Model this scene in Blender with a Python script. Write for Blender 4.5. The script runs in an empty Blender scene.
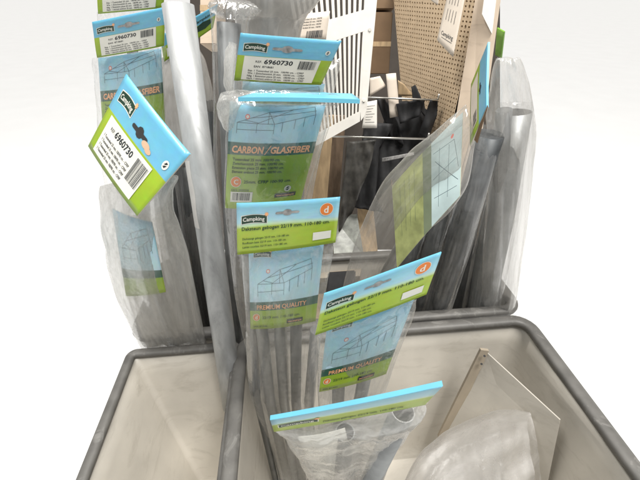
import bpy, bmesh, math, random, copy
from mathutils import Vector, Matrix, noise
random.seed(7)
D = bpy.data
sc = bpy.context.scene
col = sc.collection
R = math.radians

# ------------------------------------------------------------------ camera
F = 370.0
CAM = Vector((0, 0, 1.25))
cd = D.cameras.new('camera'); cam = D.objects.new('camera', cd); col.objects.link(cam)
cam.location = CAM; cam.rotation_euler = (R(55), 0, R(-5.5))
cd.sensor_fit = 'VERTICAL'; cd.sensor_height = 24; cd.sensor_width = 32
cd.lens = 24 * F / 480.0
cd.clip_start = 0.02; cd.clip_end = 500
cd.dof.use_dof = False
sc.camera = cam
RM = cam.rotation_euler.to_matrix()

def ray(px, py):
    return RM @ Vector(((px - 320) / F, (240 - py) / F, -1.0))
def P(px, py, d):                     # measured point of the photograph at a depth in metres
    return CAM + ray(px, py) * d
def PZ(px, py, z):
    r = ray(px, py); return CAM + r * ((z - CAM.z) / r.z)
def PY(px, py, y):
    r = ray(px, py); return CAM + r * (y / r.y)

# ------------------------------------------------------------------ materials
def _n(nt, t, **kw):
    n = nt.nodes.new(t)
    for k, v in kw.items(): setattr(n, k, v)
    return n
def scuff(m, dark, sc_=9, lo=.60, hi=.72, amt=.5, st=(1, 1, 3)):
    """scattered scuff marks and grime on a surface"""
    nt = m.node_tree; b = nt.nodes['Principled BSDF']; src = b.inputs['Base Color'].links[0].from_socket
    tc = _n(nt, 'ShaderNodeTexCoord'); mp = _n(nt, 'ShaderNodeMapping'); mp.inputs['Scale'].default_value = st; mp.inputs['Rotation'].default_value = (.3, .5, .2)
    nt.links.new(tc.outputs['Object'], mp.inputs[0])
    nz = _n(nt, 'ShaderNodeTexNoise'); nz.inputs['Scale'].default_value = sc_; nz.inputs['Detail'].default_value = 10; nz.inputs['Roughness'].default_value = .72; nz.inputs['Distortion'].default_value = 1.5
    nt.links.new(mp.outputs[0], nz.inputs['Vector'])
    mr = _n(nt, 'ShaderNodeMapRange'); mr.inputs['From Min'].default_value = lo; mr.inputs['From Max'].default_value = hi; mr.inputs['To Max'].default_value = amt
    nt.links.new(nz.outputs['Fac'], mr.inputs['Value'])
    mx = _n(nt, 'ShaderNodeMix', data_type='RGBA'); nt.links.new(mr.outputs[0], mx.inputs[0]); nt.links.new(src, mx.inputs[6]); mx.inputs[7].default_value = dark + (1,)
    nt.links.new(mx.outputs[2], b.inputs['Base Color'])
    ro = _n(nt, 'ShaderNodeMath', operation='MULTIPLY_ADD'); nt.links.new(mr.outputs[0], ro.inputs[0]); ro.inputs[1].default_value = .4; ro.inputs[2].default_value = b.inputs['Roughness'].default_value
    nt.links.new(ro.outputs[0], b.inputs['Roughness'])
def mat(name, c, rough=.5, metal=0, var=.06, scale=30, bump=0, stretch=(1, 1, 1), spec=.5, coat=0):
    m = D.materials.new(name); m.use_nodes = True; nt = m.node_tree
    b = nt.nodes['Principled BSDF']
    b.inputs['Roughness'].default_value = rough; b.inputs['Metallic'].default_value = metal
    b.inputs['Specular IOR Level'].default_value = spec
    b.inputs['Coat Weight'].default_value = coat; b.inputs['Coat Roughness'].default_value = .12
    tc = _n(nt, 'ShaderNodeTexCoord'); mp = _n(nt, 'ShaderNodeMapping'); mp.inputs['Scale'].default_value = stretch
    nt.links.new(tc.outputs['Object'], mp.inputs['Vector'])
    nz = _n(nt, 'ShaderNodeTexNoise'); nz.inputs['Scale'].default_value = scale; nz.inputs['Detail'].default_value = 5
    nt.links.new(mp.outputs[0], nz.inputs['Vector'])
    rp = _n(nt, 'ShaderNodeValToRGB')
    rp.color_ramp.elements[0].position = .3; rp.color_ramp.elements[1].position = .7
    rp.color_ramp.elements[0].color = tuple(max(0, x * (1 - var * 2)) for x in c) + (1,)
    rp.color_ramp.elements[1].color = tuple(min(1, x * (1 + var)) for x in c) + (1,)
    nt.links.new(nz.outputs['Fac'], rp.inputs['Fac']); nt.links.new(rp.outputs['Color'], b.inputs['Base Color'])
    if bump:
        bp = _n(nt, 'ShaderNodeBump'); bp.inputs['Strength'].default_value = bump; bp.inputs['Distance'].default_value = .002
        nt.links.new(nz.outputs['Fac'], bp.inputs['Height']); nt.links.new(bp.outputs[0], b.inputs['Normal'])
    return m

def film(name, base=.10, edge=.55, milk=.72, rough=.16, streak=.35, tint=(1, 1, 1), milkcol=(.78, .78, .76), scale=22):
    """clear or milky polythene: see-through, glossy, whiter where it is creased or seen at a slant"""
    m = D.materials.new(name); m.use_nodes = True; nt = m.node_tree
    nt.nodes.remove(nt.nodes['Principled BSDF']); out = nt.nodes['Material Output']
    L = nt.links.new
    tr = _n(nt, 'ShaderNodeBsdfTransparent'); tr.inputs[0].default_value = tint + (1,)
    df = _n(nt, 'ShaderNodeBsdfDiffuse'); df.inputs[0].default_value = milkcol + (1,)
    tl = _n(nt, 'ShaderNodeBsdfTranslucent'); tl.inputs[0].default_value = milkcol + (1,)
    ml = _n(nt, 'ShaderNodeMixShader'); ml.inputs[0].default_value = .4
    gl = _n(nt, 'ShaderNodeBsdfGlossy'); gl.inputs[0].default_value = (1, 1, 1, 1); gl.inputs['Roughness'].default_value = rough
    L(df.outputs[0], ml.inputs[1]); L(tl.outputs[0], ml.inputs[2])
    tc = _n(nt, 'ShaderNodeTexCoord'); mp = _n(nt, 'ShaderNodeMapping'); mp.inputs['Scale'].default_value = (3.5, .8, 1)
    L(tc.outputs['UV'], mp.inputs[0])
    nz = _n(nt, 'ShaderNodeTexNoise'); nz.inputs['Scale'].default_value = scale * .18; nz.inputs['Detail'].default_value = 6; nz.inputs['Distortion'].default_value = 1.2
    L(mp.outputs[0], nz.inputs['Vector'])
    n2 = _n(nt, 'ShaderNodeTexNoise'); n2.inputs['Scale'].default_value = scale * 2.2; n2.inputs['Detail'].default_value = 3; n2.inputs['Distortion'].default_value = .8
    L(tc.outputs['Object'], n2.inputs['Vector'])
    bp = _n(nt, 'ShaderNodeBump'); bp.inputs['Strength'].default_value = .45; bp.inputs['Distance'].default_value = .003
    L(n2.outputs['Fac'], bp.inputs['Height'])
    L(bp.outputs[0], gl.inputs['Normal'])
    lw = _n(nt, 'ShaderNodeLayerWeight'); lw.inputs['Blend'].default_value = .25
    mr = _n(nt, 'ShaderNodeMapRange'); mr.inputs['From Min'].default_value = .42; mr.inputs['From Max'].default_value = .72
    mr.inputs['To Min'].default_value = 0; mr.inputs['To Max'].default_value = streak
    L(nz.outputs['Fac'], mr.inputs['Value'])
    pw = _n(nt, 'ShaderNodeMath', operation='POWER'); L(lw.outputs['Facing'], pw.inputs[0]); pw.inputs[1].default_value = 2.2
    m1 = _n(nt, 'ShaderNodeMath', operation='MULTIPLY_ADD'); L(pw.outputs[0], m1.inputs[0]); m1.inputs[1].default_value = edge; m1.inputs[2].default_value = base
    m2 = _n(nt, 'ShaderNodeMath', operation='ADD', use_clamp=True); L(m1.outputs[0], m2.inputs[0]); L(mr.outputs[0], m2.inputs[1])
    m3 = _n(nt, 'ShaderNodeMath', operation='MULTIPLY', use_clamp=True); L(m2.outputs[0], m3.inputs[0]); m3.inputs[1].default_value = milk
    x1 = _n(nt, 'ShaderNodeMixShader'); L(m3.outputs[0], x1.inputs[0]); L(tr.outputs[0], x1.inputs[1]); L(ml.outputs[0], x1.inputs[2])
    lf = _n(nt, 'ShaderNodeLayerWeight'); lf.inputs['Blend'].default_value = .5; L(bp.outputs[0], lf.inputs['Normal'])
    fr = _n(nt, 'ShaderNodeMath', operation='POWER'); L(lf.outputs['Facing'], fr.inputs[0]); fr.inputs[1].default_value = 4.0
    m4 = _n(nt, 'ShaderNodeMath', operation='MULTIPLY_ADD', use_clamp=True); L(fr.outputs[0], m4.inputs[0]); m4.inputs[1].default_value = .85; m4.inputs[2].default_value = .05
    x2 = _n(nt, 'ShaderNodeMixShader'); L(m4.outputs[0], x2.inputs[0]); L(x1.outputs[0], x2.inputs[1]); L(gl.outputs[0], x2.inputs[2])
    L(x2.outputs[0], out.inputs['Surface'])
    return m

def print_mat(name, stops, wave=.035, interp='LINEAR'):
    """printed card: colour runs down the card by its own UV, with a wavy boundary"""
    m = D.materials.new(name); m.use_nodes = True; nt = m.node_tree; L = nt.links.new
    b = nt.nodes['Principled BSDF']; b.inputs['Roughness'].default_value = .34
    b.inputs['Coat Weight'].default_value = .25; b.inputs['Coat Roughness'].default_value = .15
    tc = _n(nt, 'ShaderNodeTexCoord'); sp = _n(nt, 'ShaderNodeSeparateXYZ'); L(tc.outputs['UV'], sp.inputs[0])
    s = _n(nt, 'ShaderNodeMath', operation='MULTIPLY_ADD'); L(sp.outputs[0], s.inputs[0]); s.inputs[1].default_value = 3.0; s.inputs[2].default_value = .4
    sn = _n(nt, 'ShaderNodeMath', operation='SINE'); L(s.outputs[0], sn.inputs[0])
    a = _n(nt, 'ShaderNodeMath', operation='MULTIPLY_ADD'); L(sn.outputs[0], a.inputs[0]); a.inputs[1].default_value = wave; L(sp.outputs[1], a.inputs[2])
    rp = _n(nt, 'ShaderNodeValToRGB'); rp.color_ramp.interpolation = interp
    cr = rp.color_ramp
    while len(cr.elements) > 1: cr.elements.remove(cr.elements[-1])
    cr.elements[0].position = stops[0][0]; cr.elements[0].color = stops[0][1] + (1,)
    for p, c in stops[1:]:
        e = cr.elements.new(p); e.color = c + (1,)
    L(a.outputs[0], rp.inputs['Fac'])
    nz = _n(nt, 'ShaderNodeTexNoise'); nz.inputs['Scale'].default_value = 9; nz.inputs['Detail'].default_value = 6
    L(tc.outputs['UV'], nz.inputs['Vector'])
    mx = _n(nt, 'ShaderNodeMix', data_type='RGBA', blend_type='MULTIPLY'); mx.inputs[0].default_value = .25
    L(rp.outputs[0], mx.inputs[6]); L(nz.outputs['Color'], mx.inputs[7])
    hs = _n(nt, 'ShaderNodeHueSaturation'); hs.inputs['Value'].default_value = 1.12; L(mx.outputs[2], hs.inputs['Color'])
    L(hs.outputs[0], b.inputs['Base Color'])
    bp = _n(nt, 'ShaderNodeBump'); bp.inputs['Strength'].default_value = .12; bp.inputs['Distance'].default_value = .003
    L(nz.outputs['Fac'], bp.inputs['Height']); L(bp.outputs[0], b.inputs['Normal'])
    return m

CY = (.15, .43, .58); CYL = (.38, .64, .74); GR = (.33, .46, .03); GRD = (.25, .39, .02)
M = {}
M['hd_d'] = print_mat('header_print_blue_to_green', [(0, CY), (.38, CYL), (.45, (.52, .70, .42)), (.50, (.36, .48, .035)), (1, GR)])
M['hd_ref'] = print_mat('header_print_blue_over_green', [(0, (.12, .40, .58)), (.435, (.16, .44, .60)), (.44, GR), (1, GRD)], wave=0)
M['in_d'] = print_mat('insert_print_blue_and_green', [(0, (.24, .52, .68)), (.4, (.40, .66, .76)), (.63, (.46, .68, .76)), (.635, (.02, .09, .06)), (.745, (.02, .09, .06)), (.75, GRD), (1, GR)], wave=0)
M['in_c'] = print_mat('insert_print_carbon', [(0, (.22, .48, .62)), (.33, (.34, .60, .70)), (.335, (.015, .09, .06)), (.445, (.015, .09, .06)), (.45, GRD), (1, (.33, .50, .03))], wave=0)
M['cyan'] = mat('cyan_card', (.14, .46, .62), .35, var=.04)
M['core'] = mat('card_core', (.62, .58, .50), .7, var=.05)
M['white'] = mat('white_label', (.72, .71, .64), .5, var=.03)
M['ink'] = mat('black_ink', (.02, .025, .03), .5, var=.1)
M['inkg'] = mat('green_black_ink', (.012, .045, .025), .5, var=.1)
M['line'] = mat('drawing_ink', (.05, .10, .13), .5, var=.1)
M['orange'] = mat('orange_print', (.72, .20, .035), .4, var=.04)
M['orangetxt'] = mat('orange_lettering', (.86, .42, .20), .45, var=.04)
M['pink'] = mat('red_print', (.75, .12, .08), .45)
M['skin'] = mat('tan_print', (.62, .42, .28), .45)
M['holegrey'] = mat('hang_hole_backing', (.34, .33, .32), .35, var=.25, scale=120)
M['galv'] = mat('galvanised_steel', (.46, .47, .47), .46, .35, var=.16, scale=40, bump=.15, stretch=(1, 1, .2))
M['steelrim'] = mat('cut_steel_edge', (.55, .55, .54), .3, .9, var=.2)
M['tubeg'] = mat('grey_tube', (.27, .28, .28), .4, .5, var=.14, scale=30, bump=.1)
M['tubedk'] = mat('dark_tube', (.07, .076, .08), .42, .2, var=.25, scale=25, bump=.08)
M['tubemid'] = mat('slate_tube', (.15, .158, .16), .42, .35, var=.18, scale=25, bump=.08)
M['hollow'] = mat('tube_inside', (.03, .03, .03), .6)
M['black'] = mat('black_cloth', (.012, .012, .013), .7, var=.2, scale=60, bump=.3)
M['bin'] = mat('cream_plastic_bin', (.57, .535, .47), .42, var=.11, scale=5, bump=.05)
M['rim'] = mat('grey_rim_plastic', (.13, .125, .115), .5, var=.16, scale=22, bump=.12)
M['grille'] = mat('white_plastic_grille', (.84, .81, .75), .4, var=.03)
M['peg'] = mat('beige_pegboard', (.66, .50, .33), .55, var=.05)
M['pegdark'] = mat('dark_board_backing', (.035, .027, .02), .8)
M['beige'] = mat('beige_painted_post', (.58, .47, .36), .5, var=.05, scale=14)
M['kraft'] = mat('brown_cardboard', (.17, .105, .055), .75, var=.1, scale=12, bump=.1)
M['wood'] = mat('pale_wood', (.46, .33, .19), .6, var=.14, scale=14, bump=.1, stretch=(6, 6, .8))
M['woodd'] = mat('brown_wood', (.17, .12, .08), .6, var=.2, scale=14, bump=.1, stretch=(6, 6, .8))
M['shelf'] = mat('greige_shelf', (.40, .34, .26), .55, var=.08, scale=10)
M['wire'] = mat('steel_wire', (.55, .54, .50), .3, .9)
M['paper'] = mat('paper', (.66, .58, .49), .7, var=.05, scale=14)
M['glass'] = mat('mottled_grey_sheet', (.26, .27, .24), .25, var=.25, scale=40, bump=.2)
M['floor'] = mat('white_floor', (.90, .90, .89), .6, var=.01, scale=3)
M['green'] = mat('leaf_green_card', (.20, .40, .04), .4)
M['f_clear'] = film('clear_polythene', .05, .45, .7, .08, .26, milkcol=(.62, .61, .58))
M['f_mid'] = film('hazy_polythene', .20, .5, .75, .18, .30, milkcol=(.55, .54, .51))
M['f_milk'] = film('milky_polythene', .68, .5, .95, .28, .3, milkcol=(.56, .54, .51))
M['f_dark'] = film('grey_polythene', .16, .45, .75, .2, .3, tint=(.75, .75, .75), milkcol=(.26, .26, .25))

scuff(M['bin'], (.27, .24, .19), 7, .52, .75, .45)
scuff(M['rim'], (.34, .33, .31), 16, .56, .70, .5, (1, 1, 1))
scuff(M['galv'], (.20, .20, .20), 14, .52, .70, .55, (1, 1, .3))
scuff(M['grille'], (.45, .38, .29), 10, .58, .78, .4)
scuff(M['peg'], (.36, .27, .16), 8, .50, .75, .5)
scuff(M['beige'], (.34, .25, .18), 8, .54, .76, .5)
scuff(M['tubedk'], (.20, .20, .20), 20, .55, .72, .4, (1, 1, .3))
scuff(M['tubeg'], (.42, .42, .41), 20, .52, .72, .5, (1, 1, .3))
M['f_haze'] = film('cloudy_polythene', .44, .5, .85, .18, .35, milkcol=(.66, .65, .62))
M['f_diag'] = film('milky_smooth_polythene', .24, .6, .8, .16, .25, milkcol=(.66, .64, .60), scale=14)
M['f_loose'] = film('dull_polythene', .36, .45, .8, .5, .35, milkcol=(.50, .48, .45), scale=9)
M['f_pack'] = film('lightly_hazed_polythene', .15, .6, .78, .09, .34, milkcol=(.60, .59, .56))
# ------------------------------------------------------------------ object helpers
def link_mesh(name, bm, mats, parent=None, smooth=False):
    me = D.meshes.new(name); bm.to_mesh(me); bm.free()
    for m in mats: me.materials.append(m)
    if smooth:
        for p in me.polygons: p.use_smooth = True
    o = D.objects.new(name, me); col.objects.link(o)
    if parent:
        o.parent = parent; o.matrix_parent_inverse = Matrix.Translation(-parent.location)
    return o
def tag(o, label=None, cat=None, group=None, kind=None):
    if label: o['label'] = label
    if cat: o['category'] = cat
    if group: o['group'] = group
    if kind: o['kind'] = kind
    return o
def empty(name, loc, label, cat, group=None):
    o = D.objects.new(name, None); col.objects.link(o); o.location = loc; o.empty_display_size = .05
    return tag(o, label, cat, group)

def box_bm(bm, c, s, rot=None, mi=0, bev=0):
    r = bmesh.ops.create_cube(bm, size=1)
    vs = r['verts']
    mtx = Matrix.Translation(c) @ ((rot or Matrix.Identity(3)).to_4x4()) @ Matrix.Diagonal((*s, 1))
    bmesh.ops.transform(bm, matrix=mtx, verts=vs)
    fs = set(f for v in vs for f in v.link_faces)
    for f in fs: f.material_index = mi
    if bev:
        es = set(e for v in vs for e in v.link_edges)
        bmesh.ops.bevel(bm, geom=list(es), offset=bev, segments=2, affect='EDGES')
def hexa(bm, q, th, mi=0):
    """slab from four corners with a real thickness pushed away from the camera"""
    n = (q[1] - q[0]).cross(q[3] - q[0]).normalized()
    if n.dot(CAM - q[0]) < 0: n = -n
    a = [bm.verts.new(p) for p in q]; b = [bm.verts.new(p - n * th) for p in q]
    fs = [bm.faces.new(a), bm.faces.new(b[::-1])]
    for i in range(4):
        j = (i + 1) % 4; fs.append(bm.faces.new((a[j], a[i], b[i], b[j])))
    for f in fs: f.material_index = mi
    return fs
def frame_from(d):
    d = d.normalized(); up = Vector((0, 0, 1)) if abs(d.z) < .9 else Vector((0, 1, 0))
    x = d.cross(up).normalized(); y = d.cross(x).normalized()
    return x, y
def tube_bm(bm, pts, r, seg=20, mi=0, caps=True, wall=0, mi_in=None):
    """round tube through points; wall > 0 leaves the first end open with a real bore"""
    rings = []
    n = len(pts)
    x = None
    for i, p in enumerate(pts):
        d = (pts[min(i + 1, n - 1)] - pts[max(i - 1, 0)]).normalized()
        if x is None: x, y = frame_from(d)
        else:
            x = (x - d * x.dot(d)).normalized(); y = d.cross(x).normalized()
        rr = r[i] if isinstance(r, (list, tuple)) else r
        rings.append([bm.verts.new(p + (x * math.cos(a) + y * math.sin(a)) * rr) for a in [2 * math.pi * k / seg for k in range(seg)]])
    for i in range(n - 1):
        for k in range(seg):
            f = bm.faces.new((rings[i][k], rings[i][(k + 1) % seg], rings[i + 1][(k + 1) % seg], rings[i + 1][k])); f.material_index = mi; f.smooth = True
    r0 = r[0] if isinstance(r, (list, tuple)) else r
    if wall:
        d = (pts[1] - pts[0]).normalized(); xx, yy = frame_from(d)
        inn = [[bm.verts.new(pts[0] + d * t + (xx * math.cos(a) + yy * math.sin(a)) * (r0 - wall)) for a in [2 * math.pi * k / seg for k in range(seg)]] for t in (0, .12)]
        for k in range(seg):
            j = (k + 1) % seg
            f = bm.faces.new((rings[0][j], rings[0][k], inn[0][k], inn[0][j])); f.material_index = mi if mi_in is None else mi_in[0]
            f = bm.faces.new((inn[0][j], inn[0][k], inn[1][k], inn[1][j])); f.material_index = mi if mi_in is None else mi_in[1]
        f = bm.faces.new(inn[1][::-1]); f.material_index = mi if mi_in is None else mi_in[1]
    elif caps:
        f = bm.faces.new(rings[0][::-1]); f.material_index = mi
    if caps:
        f = bm.faces.new(rings[-1]); f.material_index = mi
def tube(name, pts, r, m, parent=None, seg=24, wall=0):
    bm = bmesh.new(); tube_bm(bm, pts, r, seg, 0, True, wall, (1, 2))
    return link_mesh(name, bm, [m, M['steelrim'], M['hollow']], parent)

# ------------------------------------------------------------------ lettering
def text_tris(s, bold=0.0, shear=0.0):
    cu = D.curves.new('t', 'FONT'); cu.body = s; cu.size = 1; cu.offset = bold; cu.shear = shear; cu.resolution_u = 2
    o = D.objects.new('t', cu)
    me = D.meshes.new_from_object(o)
    vs = [(v.co.x, v.co.y) for v in me.vertices]; fs = [tuple(p.vertices) for p in me.polygons]
    D.objects.remove(o); D.curves.remove(cu); D.meshes.remove(me)
    return vs, fs

class Card:
    """a printed card: local x 0..W to the right and y 0..H downwards (mm), laid on a slab between four corners"""
    def __init__(s, q, W, H, th=.0015, bulge=0, cyl=0, wav=0):
        s.q = q; s.W = W; s.H = H; s.th = th; s.bulge = bulge; s.wav = wav; s.cyl = cyl
        s.n = (q[1] - q[0]).cross(q[3] - q[0]).normalized()
        if s.n.dot(CAM - (q[0] + q[2]) / 2) < 0: s.n = -s.n
        s.bm = bmesh.new(); s.uv = s.bm.loops.layers.uv.new('UVMap'); s.mats = []
        s.k = 0
    def mi(s, m):
        if m not in s.mats: s.mats.append(m)
        return s.mats.index(m)
    def pt(s, x, y, off=0.):
        u = x / s.W; v = y / s.H; q = s.q
        p = (q[0] * (1 - u) + q[1] * u) * (1 - v) + (q[3] * (1 - u) + q[2] * u) * v
        h = s.bulge * (1 - (2 * u - 1) ** 2) + s.cyl * (1 - (2 * v - 1) ** 2)
        h += s.wav * (math.sin(u * 7 + v * 3) + .6 * math.sin(u * 3 - v * 8 + 1))
        return p + s.n * (h + off)
    def base(s, m, side=None, nx=24, ny=12, edge=None):
        a = s.mi(m); b = s.mi(side or m); e = s.mi(edge or side or m)
        fr = [[s.bm.verts.new(s.pt(s.W * i / nx, s.H * j / ny)) for i in range(nx + 1)] for j in range(ny + 1)]
        bk = [[s.bm.verts.new(s.pt(s.W * i / nx, s.H * j / ny, -s.th)) for i in range(nx + 1)] for j in range(ny + 1)]
        for j in range(ny):
            for i in range(nx):
                f = s.bm.faces.new((fr[j][i], fr[j + 1][i], fr[j + 1][i + 1], fr[j][i + 1])); f.material_index = a; f.smooth = True
                for l, (uu, vv) in zip(f.loops, ((i, j), (i, j + 1), (i + 1, j + 1), (i + 1, j))): l[s.uv].uv = (uu / nx, vv / ny)
                f = s.bm.faces.new((bk[j][i], bk[j][i + 1], bk[j + 1][i + 1], bk[j + 1][i])); f.material_index = b; f.smooth = True
        for i in range(nx):
            s.bm.faces.new((fr[0][i], fr[0][i + 1], bk[0][i + 1], bk[0][i])).material_index = b
            s.bm.faces.new((fr[ny][i + 1], fr[ny][i], bk[ny][i], bk[ny][i + 1])).material_index = e
        for j in range(ny):
            s.bm.faces.new((fr[j + 1][0], fr[j][0], bk[j][0], bk[j + 1][0])).material_index = e
            s.bm.faces.new((fr[j][nx], fr[j + 1][nx], bk[j + 1][nx], bk[j][nx])).material_index = e
    def lay(s): s.k += 1; return .0003 + .00005 * s.k
    def poly(s, pts, m, off=None):
        o = s.lay() if off is None else off
        f = s.bm.faces.new([s.bm.verts.new(s.pt(x, y, o)) for x, y in pts]); f.material_index = s.mi(m); return f
    def rect(s, x, y, w, h, m, nx=12, off=None, ny=6):
        o = s.lay() if off is None else off; mi = s.mi(m)
        a = [[s.bm.verts.new(s.pt(x + w * i / nx, y + h * j / ny, o)) for i in range(nx + 1)] for j in range(ny + 1)]
        for j in range(ny):
            for i in range(nx):
                f = s.bm.faces.new((a[j][i], a[j + 1][i], a[j + 1][i + 1], a[j][i + 1])); f.material_index = mi; f.smooth = True
    def disc(s, x, y, r, m, ry=None, n=24):
        s.poly([(x + r * math.cos(2 * math.pi * k / n), y + (ry or r) * math.sin(2 * math.pi * k / n)) for k in range(n)], m)
    def lines(s, segs, w, m):
        o = s.lay(); mi = s.mi(m)
        for (x0, y0, x1, y1) in segs:
            dx, dy = x1 - x0, y1 - y0; L = math.hypot(dx, dy) or 1; nx, ny = -dy / L * w / 2, dx / L * w / 2
            n = max(1, int(L / 8))
            for k in range(n):
                a, b = k / n, (k + 1) / n
                pts = [(x0 + dx * a + nx, y0 + dy * a + ny), (x0 + dx * b + nx, y0 + dy * b + ny), (x0 + dx * b - nx, y0 + dy * b - ny), (x0 + dx * a - nx, y0 + dy * a - ny)]
                s.bm.faces.new([s.bm.verts.new(s.pt(p, q, o)) for p, q in pts]).material_index = mi
    def text(s, t, x, y, h, m, bold=.015, shear=0, fit=None, ang=0, arc=0):
        """baseline at (x, y); h = capital height; fit = width"""
        vs, fs = text_tris(t, bold, shear)
        if not vs: return
        x1 = max(v[0] for v in vs); x0 = min(v[0] for v in vs)
        sy = h / .70; sx = sy if fit is None else fit / (x1 - x0)
        W = (x1 - x0) * sx; c, sn = math.cos(ang), math.sin(ang); o = s.lay(); mi = s.mi(m); bv = []
        for a, b in vs:
            lx = (a - x0) * sx; ly = -b * sy - arc * (1 - (2 * lx / W - 1) ** 2)
            bv.append(s.bm.verts.new(s.pt(x + lx * c - ly * sn, y + lx * sn + ly * c, o)))
        for f in fs:
            try: s.bm.faces.new([bv[i] for i in f]).material_index = mi
            except ValueError: pass
    def barcode(s, x, y, w, h, m, seed=3):
        rg = random.Random(seed); p = x; o = s.lay(); mi = s.mi(m)
        while p < x + w:
            bw = rg.choice((.35, .5, .9, 1.3)) * w / 32
            bw = min(bw, x + w - p)
            s.bm.faces.new([s.bm.verts.new(s.pt(a, b, o)) for a, b in ((p, y), (p, y + h), (p + bw, y + h), (p + bw, y))]).material_index = mi
            p += bw + rg.choice((.35, .5, .9)) * w / 32
    def logo(s, x, y, w):
        h = w * .30
        n = 10
        def plate(g, m):
            pts = []
            for k in range(n + 1):
                t = k / n; pts.append((x - g + (w + 2 * g) * t, y - g - w * .05 * math.sin(t * math.pi)))
            for k in range(n + 1):
                t = 1 - k / n; pts.append((x - g + (w + 2 * g) * t, y + h + g - w * .05 * math.sin(t * math.pi)))
            s.poly(pts, m)
        plate(w * .025, M['white']); plate(0, M['inkg'])
        s.text('Campking', x + w * .05, y + h * .68, h * .50, M['white'], bold=.016, fit=w * .86, arc=w * .03)
        a = []
        for k in range(16):
            r = w * (.095 if k % 2 else .055); a.append((x + w * .99 + r * math.cos(k * math.pi / 8), y - w * .05 + r * math.sin(k * math.pi / 8)))
        s.poly(a, M['orangetxt'])
    def euro(s, cx, cy, w, h, m):
        pts = []
        prof = [(-.5, .0), (-.47, -.32), (-.40, -.40), (-.18, -.40), (-.12, -.85), (0, -1.05), (.12, -.85), (.18, -.40), (.40, -.40), (.47, -.32), (.5, 0)]
        pts = [(cx + a * w, cy + b * h / 2) for a, b in prof] + [(cx + a * w, cy - b * h * .42) for a, b in prof[::-1][1:-1]]
        s.poly(pts, m)
    def recycle(s, x, y, r):
        s.disc(x, y, r, M['white'])
        s.poly([(x - r * .6, y + r * .1), (x - r * .1, y - r * .65), (x + r * .55, y - r * .5), (x + r * .1, y - r * .1)], M['ink'])
        s.poly([(x + r * .6, y - r * .1), (x + r * .1, y + r * .65), (x - r * .55, y + r * .5), (x - r * .1, y + r * .1)], M['ink'])
    def layer(s):
        c = copy.copy(s); c.bm = bmesh.new(); c.uv = c.bm.loops.layers.uv.new('UVMap'); c.mats = []; return c
    def done(s, name, parent=None):
        return link_mesh(name, s.bm, s.mats, parent)

def header_d(q, parent, bulge=.001, th=.002, wav=.0004):
    c = Card(q, 140, 70, th, bulge, wav=wav); c.base(M['hd_d'], M['cyan'], edge=M['core'])
    c.logo(7, 17, 35); c.euro(70, 15, 33, 9, M['holegrey'])
    c.disc(123, 15, 9.2, M['white']); c.disc(123, 15, 8.5, M['orange']); c.text('d', 119.6, 20, 9.5, M['white'], bold=.02)
    c.text('Daksteun gebogen 22/19 mm. 110-180 cm.', 7, 36, 4.6, M['inkg'], bold=.018, fit=122)
    for k, t in enumerate(('Dachstange gebogen 22/19 mm. 110-180 cm.', 'Roofbeam bent 22/19 mm. 110-180 cm.', 'Lattes courbes 22/19 mm. 110-180 cm.')):
        c.text(t, 8, 49 + k * 6, 2.8, M['inkg'], bold=.012, fit=(66, 62, 64)[k])
    h = c.done('header_card', parent)
    k = c.layer(); k.rect(107, 48, 25, 12, M['white']); k.done('price_sticker', h)
    return h

def tent_lines(x, y, w, h):
    g = lambda *a: tuple((x + a[0] * w, y + a[1] * h, x + a[2] * w, y + a[3] * h))
    L = [g(.02, .62, .42, .22), g(.42, .22, .95, .02), g(.42, .22, .50, .62), g(.02, .62, .50, .62), g(.50, .62, .98, .30), g(.95, .02, .98, .30),
         g(.02, .62, .02, 1), g(.28, .62, .28, .95), g(.50, .62, .50, .98), g(.75, .45, .75, .8), g(.98, .30, .98, .66), g(.42, .22, .42, .62),
         g(.20, .44, .98, .16), g(.28, .62, .70, .12), g(.02, .86, .50, .84), g(.60, .55, .60, .90), g(.86, .38, .86, .72), g(.12, .52, .30, .60)]
    return L

def insert_d(q, parent, bulge=.006, dim=False):
    c = Card(q, 110, 125, .0008, bulge); c.base(M['in_d'], M['core'])
    c.logo(8, 3, 26)
    c.lines(tent_lines(12, 18, 86, 52), .55, M['line'])
    c.disc(30, 31, 3, M['pink']); c.disc(30, 31, 2.1, M['white'])
    c.text('PREMIUM QUALITY', 12, 91, 7.2, M['orangetxt'], bold=.012, fit=80)
    c.disc(11, 104, 6.2, M['white']); c.disc(11, 104, 5.5, M['orange']); c.text('d', 8.7, 107.4, 6.4, M['white'], bold=.02)
    c.text('22/19 mm. 110-180 cm.', 21, 107, 4.4, M['inkg'], bold=.015, fit=62)
    c.rect(62, 111, 26, 7, M['ink']); c.text('www.campking.eu', 64, 116.4, 3, M['orangetxt'], fit=22)
    c.text('EAN: 8719581', 6, 121, 2.6, M['inkg'], fit=24)
    return c.done('insert_card', parent)

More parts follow.
